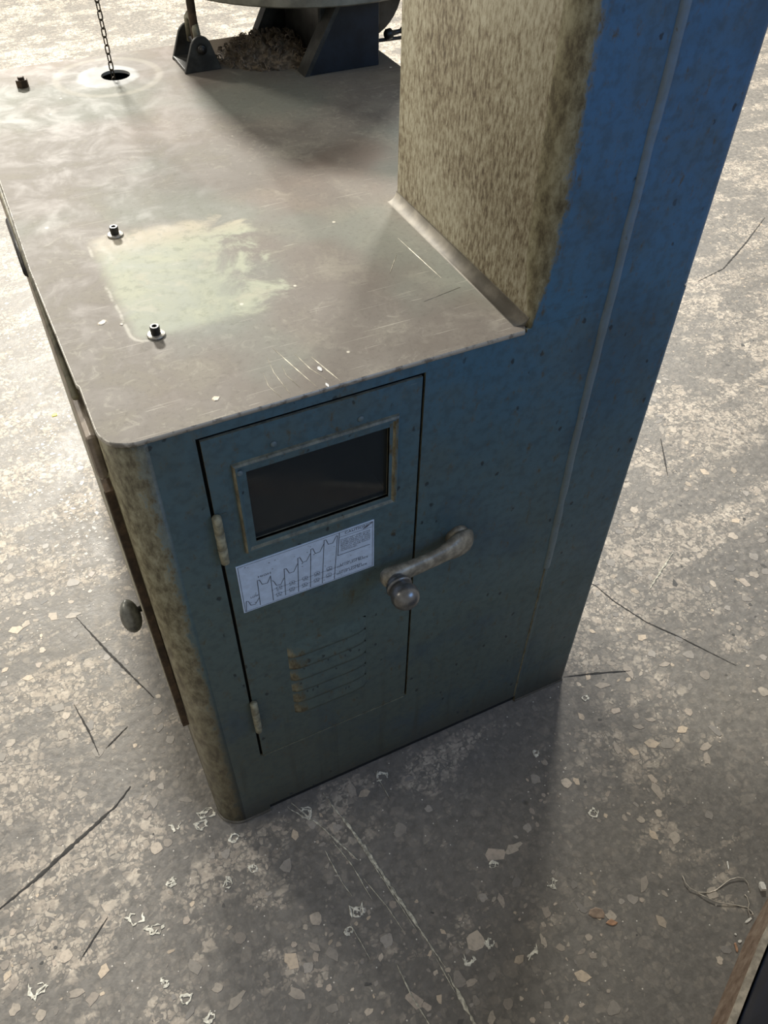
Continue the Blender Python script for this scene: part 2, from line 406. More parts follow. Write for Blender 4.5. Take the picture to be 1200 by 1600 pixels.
# rounded front left corner, left wall, right wall, rear wall
bm = bmesh.new()
outer = [(0, .30)]+arc(RB, RB, RB, PI, 1.5*PI, 14)
def add_wall(bm, path, z0, z1, t, zn=1):
    """vertical sheet following a plan path (outer face), thickened to its left"""
    n = len(path); inner = []
    for i, p in enumerate(path):
        a = path[max(i-1, 0)]; b = path[min(i+1, n-1)]
        d = Vector((b[0]-a[0], b[1]-a[1])).normalized(); inner.append((p[0]-d.y*t, p[1]+d.x*t))
    zz = [z0+(z1-z0)*k/zn for k in range(zn+1)]
    G = [[[bm.verts.new((q[0], q[1], z)) for z in zz] for q in P] for P in (path, inner)]
    for i in range(n-1):
        for k in range(zn):
            bm.faces.new((G[0][i][k], G[0][i+1][k], G[0][i+1][k+1], G[0][i][k+1]))
            bm.faces.new((G[1][i][k], G[1][i][k+1], G[1][i+1][k+1], G[1][i+1][k]))
        bm.faces.new((G[0][i][0], G[1][i][0], G[1][i+1][0], G[0][i+1][0]))
        bm.faces.new((G[0][i][-1], G[0][i+1][-1], G[1][i+1][-1], G[1][i][-1]))
    for i in (0, n-1):
        for k in range(zn):
            bm.faces.new((G[0][i][k], G[0][i][k+1], G[1][i][k+1], G[1][i][k]))
add_wall(bm, [(0, D-.04)]+[(0, .3)]+arc(RB, RB, RB, PI, 1.5*PI, 14), 0, .9955, T)
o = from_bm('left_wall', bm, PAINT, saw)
for p in o.data.polygons: p.use_smooth = abs(p.normal.z) < .5
bm = bmesh.new()
add_wall(bm, arc(W-.012, .012, .012, 1.5*PI, 2*PI, 6)+[(W, D-.04)]+arc(W-.04, D-.04, .04, 0, .5*PI, 6)+arc(.04, D-.04, .04, .5*PI, PI, 6), 0, .9955, T)
from_bm('rear_wall', bm, PAINT, saw)
# black box added as the shade in the gap under the raised skirt
box('skirt_gap_shade', (.096, .005, .0), (.658, .03, .03), DARKGAP, saw)
# lip along the two front feet
bm = bmesh.new()
add_wall(bm, arc(RB, RB, RB+.003, PI, 1.5*PI, 12)+[(.095, -.003)], 0, .006, .003)
FE = simple('dirty_foot_edge', (.13, .12, .10), .6)
from_bm('foot_flange', bm, FE, saw)
box('foot_flange', (.659, -.002, 0), (W-.006, .001, .005), FE, saw)

# top plate with a round hole
HX, HY, HR = .263, 1.054, .0275
bm = bmesh.new()
outline = arc(.038, .038, .038, PI, 1.5*PI, 10)+[(XC-.006, 0), (XC+.002, .012), (XC+.002, YC), (W, YC+.001)]+arc(W-.045, D-.045, .045, 0, .5*PI, 8)+arc(.045, D-.045, .045, .5*PI, PI, 8)
outline = [(x-.0015 if x < .02 else x, y-.0015 if y < .02 else y) for x, y in outline]
outline += [(-.006, .73), (-.009, .40), (-.0065, .26), (-.004, .126), (-.0015, .120)]
N = len(outline)
zt, zb, bv = 1.0, .9945, .0016
cen = Vector((.3, .55))
def ring(z, ins):
    out = []
    for i, p in enumerate(outline):
        a = Vector(outline[i-1]); b = Vector(outline[(i+1) % N]); d = (b-a).normalized(); n = Vector((-d.y, d.x))
        out.append(bm.verts.new((p[0]+n.x*ins, p[1]+n.y*ins, z)))
    return out
r0 = ring(zb, 0); r1 = ring(zt-bv, 0); r2 = ring(zt-bv*.3, bv*.35); r3 = ring(zt, bv)
for A, B in ((r0, r1), (r1, r2), (r2, r3)):
    for i in range(N):
        f = bm.faces.new((A[i], A[(i+1) % N], B[(i+1) % N], B[i])); f.material_index = 1; f.smooth = True
hn = 40
hole = [bm.verts.new((HX+HR*math.cos(2*PI*i/hn), HY+HR*1.02*math.sin(2*PI*i/hn), zt)) for i in range(hn)]
hole2 = [bm.verts.new((v.co.x, v.co.y, zb)) for v in hole]
for i in range(hn): bm.faces.new((hole[i], hole[(i+1) % hn], hole2[(i+1) % hn], hole2[i]))
def fill(outerv, innerv):
    es = []
    for L in (outerv, innerv):
        for i in range(len(L)):
            a, b = L[i], L[(i+1) % len(L)]
            e = bm.edges.get((a, b)) or bm.edges.new((a, b)); es.append(e)
    bmesh.ops.triangle_fill(bm, use_beauty=True, edges=es)
fill(r3, hole); fill(r0, hole2)
bmesh.ops.recalc_face_normals(bm, faces=bm.faces)
from_bm('top_plate', bm, [TOP, EDGE], saw, label='worn grey-brown steel top with round hole and paler patch')
box('under_hole_tray', (.20, .99, .90), (.33, 1.12, .905), DARKGAP, saw)
# few real scratches in the steel top
def ribbon(bm, pts, w, z, jitter=.25):
    """thin flat ribbon lying at height z (slightly above what carries it)"""
    P = [Vector(p) for p in pts]; Q = [P[0]]
    for a, b in zip(P, P[1:]):
        n = max(2, int((b-a).length/.006))
        for i in range(1, n+1): Q.append(a.lerp(b, i/n))
    L = []
    for i, q in enumerate(Q):
        d = (Q[min(i+1, len(Q)-1)]-Q[max(i-1, 0)]).normalized(); nrm = Vector((-d.y, d.x))
        t = i/(len(Q)-1); ww = w*(.25+.75*math.sin(PI*min(max(t, .04), .96)))*random.uniform(1-jitter*1.6, 1+jitter)
        q = q+nrm*random.uniform(-w, w)*jitter*.35
        L.append((bm.verts.new((q.x+nrm.x*ww/2, q.y+nrm.y*ww/2, z)), bm.verts.new((q.x-nrm.x*ww/2, q.y-nrm.y*ww/2, z)),
                  bm.verts.new((q.x, q.y, z+.0003))))
    for a, b in zip(L, L[1:]):
        bm.faces.new((a[0], b[0], b[2], a[2])); bm.faces.new((a[2], b[2], b[1], a[1]))

# column fillet: concave sweep between top and column side
bm = bmesh.new()
fr = .015; prev = None
prof = [(XC-fr+fr*math.sin(a), 1.0+fr-fr*math.cos(a)) for a in [i/8*PI/2 for i in range(9)]]
A = [bm.verts.new((x, .003+.010*(1-(i/8)), z)) for i, (x, z) in enumerate(prof)]; B = [bm.verts.new((x, YC, z)) for x, z in prof]
for i in range(8): bm.faces.new((A[i], B[i], B[i+1], A[i+1])).smooth = True
ca = bm.verts.new((XC+.002, .008, 1.0)); cb = bm.verts.new((XC, YC, 1.0))
bm.faces.new(A+[ca]); bm.faces.new(B[::-1]+[cb])
from_bm('column_fillet', bm, simple('worn_fillet', (.185, .168, .135), .65, .0, .3, 30, .1), saw)
# column: hollow box section with rounded front corner, faces split in materials
RC = .030
CT = 2.05
bm = bmesh.new()
plan = arc(XC+RC, RC, RC, PI, 1.5*PI, 10)+arc(W-.014, .014, .014, 1.5*PI, 2*PI, 5)+[(W, YC-.01), (W-.01, YC), (XC+.004, YC), (XC, YC-.004)]
n = len(plan); rows = []
for z_, rc in ((1.0, .005), (1.02, .009), (1.045, .017), (1.08, .026), (1.13, RC), (CT, RC)):
    pl = arc(XC+rc, rc, rc, PI, 1.5*PI, 10)+plan[11:]
    rows.append([bm.verts.new((x, y, z_)) for x, y in pl])
for A, B in zip(rows, rows[1:]):
    for i in range(n):
        f = bm.faces.new((A[i], A[(i+1) % n], B[(i+1) % n], B[i])); f.smooth = i < 10 or i == n-1
        if i >= n-2: f.material_index = 1
bm.faces.new(rows[0][::-1]); bm.faces.new(rows[-1])
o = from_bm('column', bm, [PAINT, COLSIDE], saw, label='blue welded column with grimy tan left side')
# rounded corner's side half carries the tan grime too
# weld bead running down the front
def bead(name, path, w, h, mat):
    bm = bmesh.new(); rows = []
    for i, (x, z) in enumerate(path):
        s = 1+.18*noise.noise((0, 0, z*23)); hh = h*(1+.25*noise.noise((5, 0, z*31)))
        rows.append([bm.verts.new((x+w*s*math.sin(a)/1.0, -hh*math.cos(a)+.0004, z)) for a in [(-1+2*k/6)*PI/2 for k in range(7)]])
    for a, b in zip(rows, rows[1:]):
        for k in range(6): bm.faces.new((a[k], a[k+1], b[k+1], b[k])).smooth = True
    return from_bm(name, bm, mat, saw, True)
pts = [(1.9, .657), (1.30, .657), (1.11, .654), (.98, .653), (.75, .652), (.52, .657), (.24, .656), (.02, .657)]
path = []
for (z0, x0), (z1, x1) in zip(pts, pts[1:]):
    n_ = max(2, int((z0-z1)/.008))
    for i in range(n_):
        t = i/n_; z = z0+(z1-z0)*t; path.append((x0+(x1-x0)*t+.0012*noise.noise((0, 0, z*12)), z))
up = [p for p in path if p[1] > .46]; lowp = [p for p in path if p[1] <= .468]
bead('weld_seam', up, .0072, .0045, BEADM)
bead('weld_seam', lowp, .0045, .0018, PAINT)
# horizontal butt joint between cabinet and column
bm = bmesh.new(); add_box(bm, (XC+.02, -.0005, .9990), (.648, .0005, 1.0))
from_bm('butt_joint', bm, PAINT, saw)
# thin cover strip behind the column's right edge
box('cover_strip', (W-.003, .010, 1.145), (W+.0035, YC-.02, CT-.02), RUST, saw, .001)
# saw head on top of the column and the arm that carries rod and chain (above the picture)
bm = bmesh.new(); add_box(bm, (.42, .02, CT-.001), (.86, .42, CT+.55), .04, 3)
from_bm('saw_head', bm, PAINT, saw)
tube('support_arm', [(.60, .36, 1.80), (.45, .75, 1.80), (.40, 1.02, 1.80), (.25, 1.05, 1.80)], .012, DARKCAST, saw)

# cabinet door
door = bpy.data.objects.new('cabinet_door', None); door.empty_display_size = .05
C.objects.link(door); door.parent = saw
g = .0045
dx0, dx1, dz0, dz1 = DX0+g, DX1-g, DZ0+.002, DZ1-g
WX0, WX1, WZ0, WZ1 = .147, .338, .785, .911
bm = bmesh.new()
add_cells(bm, [dx0, WX0, WX1, dx1], [dz0, .30, .45, .60, WZ0, WZ1, dz1], lambda x, z: not (WX0 < x < WX1 and WZ0 < z < WZ1), -.0012, .0028)
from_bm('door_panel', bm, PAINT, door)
box('door_sill', (dx0+.002, -.0028, DZ0-.0022), (dx1-.001, .001, DZ0+.0018), PAINT, door, .0008)
# dark rebate behind the gap and lined compartment behind the window
bm = bmesh.new()
add_cells(bm, [DX0-.02, DX0+.02, DX1-.02, DX1+.02], [DZ0-.02, DZ0+.02, DZ1-.02, DZ1+.012], lambda x, z: not (DX0+.02 < x < DX1-.02 and DZ0+.02 < z < DZ1-.02), .012, .016)
from_bm('door_rebate', bm, DARKGAP, saw)
bm = bmesh.new(); c = .10
add_box(bm, (.12, c+.02, .75), (.36, c+.03, .94)); add_box(bm, (.12, .017, .75), (.36, c+.02, .76)); add_box(bm, (.12, .017, .93), (.36, c+.02, .94))
add_box(bm, (.12, .017, .76), (.13, c+.02, .93)); add_box(bm, (.35, .017, .76), (.36, c+.02, .93))
from_bm('window_liner', bm, LINER, saw)
lathe('indicator_drum', (.16, .085, .86), (1, 0, 0), [(0, .03), (.004, .034), (.15, .034), (.154, .03)], simple('drum_grey', (.05, .055, .055), .5), saw)
# window frame: raised rolled lip
bm = bmesh.new()
def rect_ring(x0, x1, z0, z1, y): return [bm.verts.new(p) for p in ((x0, y, z0), (x1, y, z0), (x1, y, z1), (x0, y, z1))]
ox0, ox1, oz0, oz1 = .1305, .3505, .7700, .9285
steps = [(0, -.0010), (.0008, -.0050), (.0030, -.0072), (.0058, -.0068), (.0078, -.0042), (.0088, -.0034), (.013, -.0030)]
rings = [rect_ring(ox0+s, ox1-s, oz0+s, oz1-s, yy) for s, yy in steps]
rings.append(rect_ring(WX0, WX1, WZ0, WZ1, -.0026)); rings.append(rect_ring(WX0, WX1, WZ0, WZ1, .0045))
for a, b in zip(rings, rings[1:]):
    for i in range(4): bm.faces.new((a[i], a[(i+1) % 4], b[(i+1) % 4], b[i]))
from_bm('window_frame', bm, PAINT, door)
box('window_pane', (WX0-.002, .0046, WZ0-.002), (WX1+.002, .0071, WZ1+.002), GLASS, door)
for sx, sz in ((.185, .9405), (.298, .9385), (.1385, .9155)):
    yb = -.0012 if sz > .93 else -.0060
    lathe('rivet', (sx, yb, sz), (0, -1, 0), [(0, .0042), (.0012, .0040), (.0024, .0026), (.0028, .0005)], SEAM, door, 12)
# hinges: barrels standing on the left gap
for zb_, zt_ in ((.768, .858), (.322, .416)):
    bm = bmesh.new(); z = zb_
    prof = [(0, .003), (.002, .0058)]; L = zt_-zb_
    prof += [(L*.33-.001, .0062), (L*.33, .0050), (L*.33+.001, .0062), (L*.66-.001, .0062), (L*.66, .0050), (L*.66+.001, .0062), (L-.003, .0060), (L-.001, .0042), (L, .0012)]
    add_lathe(bm, (.1015, -.0062, zb_), (0, 0, 1), prof, 14)
    from_bm('hinge', bm, HINGE, door, True, label='dusty olive hinge barrel')
    box('hinge_leaf', (.101, -.0022, zb_+.004), (.116, -.001, zt_-.004), PAINT, door)
# louvres: six pressed vents, open at their lower edge
def louver(x0, x1, zt_, zb_, h, name='louver'):
    bm = bmesh.new(); nu, nv = 22, 7; G = []
    for i in range(nu+1):
        u = i/nu; x = x0+(x1-x0)*u; du = min(u, 1-u)*(x1-x0)
        e = math.sqrt(max(0, 1-(1-min(1, du/.034))**2))
        col = []
        for j in range(nv+1):
            v = j/nv; z = zt_+(zb_-zt_)*v
            col.append(bm.verts.new((x, -.0012-h*e*math.sin(v*PI/2)**1.3, z)))
        col.append(bm.verts.new((x, .0, zb_+.0006)))
        G.append(col)
    for a, b in zip(G, G[1:]):
        for j in range(nv+1):
            f = bm.faces.new((a[j], a[j+1], b[j+1], b[j])); f.smooth = j < nv
            if j == nv: f.material_index = 1  # black face painted as the shade inside the open edge
    return from_bm(name, bm, [PAINT, DARKGAP], door)
for i in range(6):
    zb_ = .4965-i*.0338
    louver(.169, .303, zb_+.032, zb_, .0075)
# instruction plate
plate = box('instruction_plate', (.1140, -.0026, .6465), (.3165, -.0012, .7485), PLATEM, saw, .0004, label='pale metal instruction plate with stepped speed chart')
def q(px, py):                                 # drawing units of the chart -> plate (x, z)
    a, b = px-80, py-465
    det = 960*315-55*(-325)
    u = (a*315-b*55)/det; v = (960*b+325*a)/det
    return .1140+u*.2025, .7485-v*.102
bm = bmesh.new()
def stroke(pts, w=.0009, raw=False):
    P = [Vector(p) if raw else Vector(q(*p)) for p in pts]
    for a, b in zip(P, P[1:]):
        d = (b-a).normalized(); n = Vector((-d.y, d.x))*w/2; a = a-d*w*.3; b = b+d*w*.3
        vs = [bm.verts.new((v.x, yy, v.y)) for yy in (-.00278,) for v in (a+n, b+n, b-n, a-n)]
        bm.faces.new(vs)
X0, X1, Z0, Z1 = .1140, .3165, .6465, .7485
b_ = .0025
stroke([(X0+b_, Z0+b_), (X1-b_, Z0+b_), (X1-b_, Z1-b_), (X0+b_, Z1-b_), (X0+b_, Z0+b_)], .0006, True)
stroke([(152, 765), (150, 695), (165, 695), (183, 722), (215, 715), (240, 670)])
stroke([(250, 722), (225, 552), (240, 548), (260, 577), (297, 568), (316, 520), (343, 692)])
stroke([(330, 552), (342, 560), (360, 585), (392, 580), (412, 535)])
for a in ([(430, 655), (410, 475), (425, 472), (448, 502), (480, 493), (503, 440)],
          [(525, 632), (503, 402), (518, 398), (540, 430), (568, 420), (590, 372)],
          [(612, 602), (592, 343), (606, 338), (627, 370), (660, 358), (682, 308)],
          [(700, 575), (683, 283), (697, 280), (716, 308), (748, 300), (770, 252), (778, 252), (790, 545)]):
    stroke(a)
stroke([(790, 232), (797, 383), (1032, 303)], .0010)
stroke([(793, 262), (1030, 187)], .0005)
stroke([(345, 612), (800, 462)], .0005); stroke([(345, 655), (800, 505)], .0004)
for i, (cx, cy) in enumerate([(380, 600), (473, 567), (565, 537), (652, 505), (742, 470)]):
    for dy in (0, 45):
        c = Vector(q(cx+2*(dy > 0), cy+dy)); r = .0031
        stroke([(c.x+r*1.35*math.cos(t*PI/8), c.y+r*math.sin(t*PI/8)) for t in range(17)], .0005, True)
me = bpy.data.meshes.new('chart_lines'); bm.to_mesh(me); bm.free()
link('chart_lines', me, INK, plate, kind='stuff')
def text_mesh(lines):
    vs, fs = [], []
    for s, x, z, size, wid in lines:
        cu = bpy.data.curves.new('t', 'FONT'); cu.body = s; cu.size = size; cu.resolution_u = 2
        ob = bpy.data.objects.new('t', cu); C.objects.link(ob); bpy.context.view_layer.update()
        me = bpy.data.meshes.new_from_object(ob.evaluated_get(bpy.context.evaluated_depsgraph_get()))
        if len(me.vertices):
            mx = max(v.co.x for v in me.vertices); sc = wid/mx if wid else 1
            base = len(vs); vs += [(x+v.co.x*sc, -.00279, z+v.co.y) for v in me.vertices]
            fs += [tuple(base+i for i in p.vertices) for p in me.polygons]
        bpy.data.objects.remove(ob); bpy.data.curves.remove(cu); bpy.data.meshes.remove(me)
    return vs, fs
T_ = []
x0, z0 = q(830, 238); T_.append(('CAUTION!', x0, z0-.0005, .0072, .036))
xx, zz = q(803, 283)
for i, s in enumerate(['DO NOT SHIFT WHEN MOTOR', 'IS ON. DIAL MUST BE SET', 'SHIFTED UNDER LOW SPEED', 'BEFORE STARTING OR GEARS', 'WITH LIFT UP OTHERWISE', 'AND STOP MOTOR TIGHTLY', 'TO MOTION KEY.']):
    T_.append((s, xx, zz-.0006-i*.0038, .0040, .046 if i < 6 else .026))
for (px, py, s, wd) in ((822, 447, 'LOW SPEED', .036), (803, 466, 'FPM OF SAW BLADE', .049), (822, 497, 'HIGH SPEED', .036), (803, 517, 'FPM OF SAW BLADE', .049)):
    a, c_ = q(px, py); T_.append((s, a, c_-.001, .0052, wd))
a, c_ = q(228, 535); T_.append(('HIGH', a, c_, .0056, .019))
a, c_ = q(180, 675); T_.append(('LOW', a, c_, .0056, .012))
for i, (cx, cy) in enumerate([(380, 600), (473, 567), (565, 537), (652, 505), (742, 470)]):
    for k_, dy in enumerate((0, 45)):
        a, c_ = q(cx, cy+dy); T_.append((str(i+1) if k_ == 0 else str(i+6), a-.0010, c_-.0016, .0045, .0022))
        a, c_ = q(cx-18, cy+dy+24); T_.append((('55-100', '90-160', '150-250', '230-400', '350-600', '700-1200', '1000-1800', '1500-2600', '2200-4000', '3000-5200')[i+5*k_], a, c_-.0002, .0028, .009))
vs, fs = text_mesh(T_)
link('lettering', new_mesh('lettering', vs, fs), INK, plate, kind='stuff')
bm = bmesh.new()                                # smudges and edge wear on the plate
for _ in range(46):
    x = random.uniform(X0+.004, X1-.004); z = random.uniform(Z0+.004, Z1-.004); r = random.uniform(.0004, .0012)
    vsn = [bm.verts.new((x+r*random.uniform(.6, 1.6)*math.cos(k*PI/3), -.00277, z+r*random.uniform(.3, 1)*math.sin(k*PI/3))) for k in range(6)]
    bm.faces.new(vsn)
for k in range(5):
    x = X1-.004-k*.0028; z = Z1-.004-k*.0016
    bm.faces.new([bm.verts.new((x+.003*math.cos(a*PI/3)*random.uniform(.6, 1.2), -.00276, z+.0013*math.sin(a*PI/3)*random.uniform(.5, 1.2))) for a in range(6)])
me = bpy.data.meshes.new('smudge'); bm.to_mesh(me); bm.free()
link('smudge', me, simple('plate_smudge', (.16, .18, .22), .6), plate, kind='stuff')

# latch lever with ball grip
lev = bpy.data.objects.new('latch_lever', None); lev.empty_display_size = .03; C.objects.link(lev); lev.parent = saw
secs = [(.3130, -.034, .650, .005, .004), (.3165, -.034, .650, .0125, .0105), (.324, -.034, .650, .0165, .0135), (.334, -.034, .650, .0175, .0145), (.345, -.034, .650, .0165, .0130),
        (.360, -.033, .650, .0150, .0110), (.385, -.032, .6505, .0150, .0105), (.410, -.030, .651, .0158, .0105), (.426, -.028, .6525, .0170, .0115),
        (.436, -.026, .652, .0205, .0130), (.448, -.022, .650, .0235, .0140), (.461, -.017, .645, .0240, .0130), (.473, -.012, .640, .0225, .0110), (.481, -.008, .636, .018, .007)]
bm = bmesh.new(); rings = []
for x, y, z, rz, ry in secs:
    rings.append([bm.verts.new((x, y+ry*math.cos(2*PI*k/20), z+rz*math.sin(2*PI*k/20))) for k in range(20)])
for a, b in zip(rings, rings[1:]):
    for k in range(20): bm.faces.new((a[k], a[(k+1) % 20], b[(k+1) % 20], b[k]))
bm.faces.new(rings[0][::-1]); bm.faces.new(rings[-1])
from_bm('arm', bm, LEVER, lev, True)
lathe('hub', (.458, .001, .646), (0, -1, 0), [(0, .020), (.006, .019), (.012, .016)], LEVER, lev)
lathe('collar', (.332, -.040, .650), (0, -1, 0), [(0, .0135), (.004, .0150), (.0055, .0135), (.007, .0165), (.010, .0185), (.012, .0175), (.0135, .0195), (.016, .0205), (.018, .019)], BALL, lev)
prof = [(.0, .017)]+[(.019-.020*math.cos(a), .0215*math.sin(a)) for a in [PI*(.30+.70*i/14) for i in range(15)]]
lathe('ball_grip', (.332, -.056, .650), (0, -1, 0), prof, BALL, lev, label='polished grey steel ball grip')

# left side: access door, fascia, hinges and knob
side = bpy.data.objects.new('side_door', None); side.empty_display_size = .05; C.objects.link(side); side.parent = saw
box('side_panel', (-.0125, .055, .335), (-.0105, .94, .893), OLIVE, side, .0006)
box('side_door_edge', (-.0115, .050, .333), (-.0008, .075, .895), RUST, side, .0006)
bm = bmesh.new(); add_lathe(bm, (-.012, .30, .36), (-1, 0, 0), [(0, .006), (.008, .005), (.012, .006)], 12)
from_bm('knob_stem', bm, BLACKST, side, True)
bm = bmesh.new()
nl, nr = 12, 20; R_ = []
ax = Vector((0, -.45, -.9)).normalized(); u, v = Vector((1, 0, 0)), ax.cross(Vector((1, 0, 0))).normalized()
kc = Vector((-.0345, .298, .352))
for i in range(nl+1):
    t = PI*i/nl; cc = kc+ax*(-.034*math.cos(t)); r = .0185*math.sin(t)*(1+.10*-math.cos(t))
    R_.append([bm.verts.new(cc+(u*math.cos(2*PI*k/nr)+v*math.sin(2*PI*k/nr))*max(r, 2e-4)) for k in range(nr)])
for a, b in zip(R_, R_[1:]):
    for k in range(nr): bm.faces.new((a[k], a[(k+1) % nr], b[(k+1) % nr], b[k]))
bm.faces.new(R_[0][::-1]); bm.faces.new(R_[-1])
from_bm('side_knob', bm, BALL2, side, True, label='worn dark grey egg-shaped knob')
box('side_fascia', (-.0135, .060, .905), (-.0002, 1.08, .972), PINKPAINT, saw, .006, label='worn pinkish-brown strip under the top edge')
tube('side_hinge', [(-.0100, .44, .975), (-.0100, .60, .975)], .0075, BLACKST, saw, 12)
tube('side_rail', [(-.0080, .125, .983), (-.0080, 1.10, .983)], .0042, OLIVE, saw, 10)

# bolts in the top
def cap_bolt(x, y, zb, s=1.0, washer=True):
    b = bpy.data.objects.new('cap_bolt', None); b.empty_display_size = .01; C.objects.link(b); b.parent = saw
    if washer: lathe('washer', (x, y, zb), (0, 0, 1), [(0, .0125*s), (.0018, .0130*s), (.0026, .0115*s), (.0026, .0060*s)], WASHER, b)
    bm = bmesh.new(); n = 20; h0 = zb+(.0024 if washer else 0); h1 = h0+.0125*s; r = .0070*s
    ring_ = lambda rr, z, k=20: [bm.verts.new((x+rr*math.cos(2*PI*i/k), y+rr*math.sin(2*PI*i/k), z)) for i in range(k)]
    a = ring_(r, h0); b1 = ring_(r, h1-.001); b2 = ring_(r*.88, h1); b3 = ring_(r*.52, h1); b4 = ring_(r*.52, h1-.006)
    for p, q_ in ((a, b1), (b1, b2), (b2, b3), (b3, b4)):
        for i in range(n): bm.faces.new((p[i], p[(i+1) % n], q_[(i+1) % n], q_[i]))
    bm.faces.new(a[::-1]); bm.faces.new(b4)
    from_bm('cap_screw', bm, BLACKST, b)
cap_bolt(.118, .445, 1.0, .88); cap_bolt(.106, .182, 1.0, .88)
b = bpy.data.objects.new('hex_bolt', None); b.empty_display_size = .01; C.objects.link(b); b.parent = saw
bm = bmesh.new(); add_prism(bm, [(.092+.0115*math.cos(i*PI/3+.3), 1.066+.0115*math.sin(i*PI/3+.3)) for i in range(6)], 'z', 1.0, 1.013); from_bm('bolt_head', bm, RUST, b)
lathe('bolt_tip', (.092, 1.066, 1.012), (0, 0, 1), [(0, .006), (.005, .006), (.0055, .004)], RUST, b)

# clevis bracket, pin and rod
br = bpy.data.objects.new('clevis_bracket', None); br.empty_display_size = .03; C.objects.link(br); br.parent = saw
def lug(y0, y1, x0, x1, xt, zt_, r):
    bm = bmesh.new()
    poly = [(x0, 1.0), (x1, 1.0)]+[(xt+r*math.cos(a), zt_-r+r*math.sin(a)) for a in [PI*(.12+.76*i/8) for i in range(9)]]
    add_prism(bm, poly, 'y', y0, y1); bmesh.ops.bevel(bm, geom=bm.edges[:], offset=.0012, segments=1, affect='EDGES')
    return from_bm('bracket_lug', bm, DARKCAST, br)
lug(1.003, 1.011, .386, .460, .425, 1.062, .020)
lug(1.088, 1.096, .386, .460, .425, 1.062, .020)
box('bracket_foot', (.388, 1.010, 1.0), (.458, 1.089, 1.007), DARKCAST, br, .001)
tube('clevis_pin', [(.425, .994, 1.040), (.425, 1.106, 1.040)], .006, BLACKST, br, 12)
lathe('pin_head', (.425, 1.003, 1.040), (0, -1, 0), [(0, .009), (.005, .009), (.007, .006)], BLACKST, br, 16)
bm = bmesh.new(); add_tube(bm, [(.425, 1.026, 1.034), (.425, 1.024, 1.060), (.425, 1.036, 1.080), (.425, 1.058, 1.086), (.425, 1.076, 1.076), (.425, 1.078, 1.034)], .0075, 8)
from_bm('yoke', bm, OLIVE, br, True)
tube('tilt_rod', [(.425, 1.034, 1.045), (.424, 1.034, 1.075), (.415, 1.034, 1.80)], .0082, RUST, saw, 12, label='brown rusted round rod')

# table, trunnion and wheel under the table
bm = bmesh.new(); n = 72; tc = (.70, 1.165); tr = .318
add_lathe(bm, (*tc, 1.124), (0, 0, 1), [(0, tr-.07), (.001, tr-.004), (.004, tr), (.118, tr), (.122, tr-.003), (.122, .05)], n)
from_bm('saw_table', bm, TABLEM, saw, False, label='round grey-olive cast iron saw table')
tru = bpy.data.objects.new('table_trunnion', None); tru.empty_display_size = .05; C.objects.link(tru); tru.parent = saw
bm = bmesh.new(); add_prism(bm, [(.594, 1.0), (.752, 1.0), (.752, 1.13), (.672, 1.13)], 'y', .898, .908)
bmesh.ops.bevel(bm, geom=bm.edges[:], offset=.001, segments=1, affect='EDGES')
from_bm('gusset_plate', bm, NAVY, tru)
bm = bmesh.new(); add_prism(bm, [(.592, 1.0), (.602, 1.0), (.682, 1.131), (.672, 1.131)], 'y', .896, .935); from_bm('gusset_flange', bm, DARKCAST, tru)
bm = bmesh.new(); add_prism(bm, [(.582, 1.0), (.76, 1.0), (.76, 1.13), (.632, 1.13)], 'y', 1.135, 1.145); from_bm('gusset_plate', bm, DARKCAST, tru)
bm = bmesh.new(); add_prism(bm, [(.560, 1.012), (.575, 1.004), (.590, 1.010), (.650, 1.131), (.628, 1.131)], 'y', 1.095, 1.12); from_bm('gusset_flange', bm, DARKCAST, tru)
box('trunnion_block', (.64, .93, 1.0), (.742, 1.12, 1.131), DARKCAST, tru, .004)
box('side_block', (.744, .912, 1.0), (.756, .96, 1.131), NAVY, tru, .003)
lathe('lower_wheel_hub', (.735, .945, 1.122), (0, 1, 0), [(0, .02), (.004, .092), (.04, .095), (.044, .02)], DARKCAST, tru, 40)
tube('clamp_rod', [(.70, .93, 1.035), (.86, .92, 1.035)], .0035, BLACKST, tru, 8)
lathe('clamp_nut', (.775, .92, 1.045), (1, 0, .1), [(0, .006), (.004, .010), (.014, .010), (.018, .005), (.034, .004), (.038, .007), (.044, .006)], BLACKST, tru, 12)

# swarf heap under the table
bm = bmesh.new(); G = []
nx_, ny_ = 46, 46
for i in range(nx_+1):
    row = []
    for j in range(ny_+1):
        x = .45+.24*i/nx_; y = .93+.22*j/ny_
        rr = ((x-.585)/.115)**2+((y-1.05)/.10)**2
        h = max(0, 1-rr)*.042*(.6+.7*noise.noise((x*25, y*25, 0)))+.010*noise.noise((x*120, y*120, 3))*max(0, 1-rr)+.004*noise.noise((x*260, y*260, 7))*(rr < 1)
        row.append(bm.verts.new((x, y, 1.0+max(h, -.002))))
    G.append(row)
for i in range(nx_):
    for j in range(ny_):
        Q_ = (G[i][j], G[i+1][j], G[i+1][j+1], G[i][j+1])
        if max(v_.co.z for v_ in Q_) > 1.0005: bm.faces.new(Q_).smooth = True
def curl(bm, c, r, turns, pitch, tr_, n=5, seg=14, ax=None):
    ax = Vector(ax or (random.uniform(-1, 1), random.uniform(-1, 1), random.uniform(-.4, .4))).normalized(); u, v = frame_of(ax)
    m_ = int(seg*turns); P = [Vector(c)+ax*pitch*i/seg+(u*math.cos(2*PI*i/seg)+v*math.sin(2*PI*i/seg))*r*(1+.2*i/m_) for i in range(m_+1)]
    add_tube(bm, P, tr_, n)
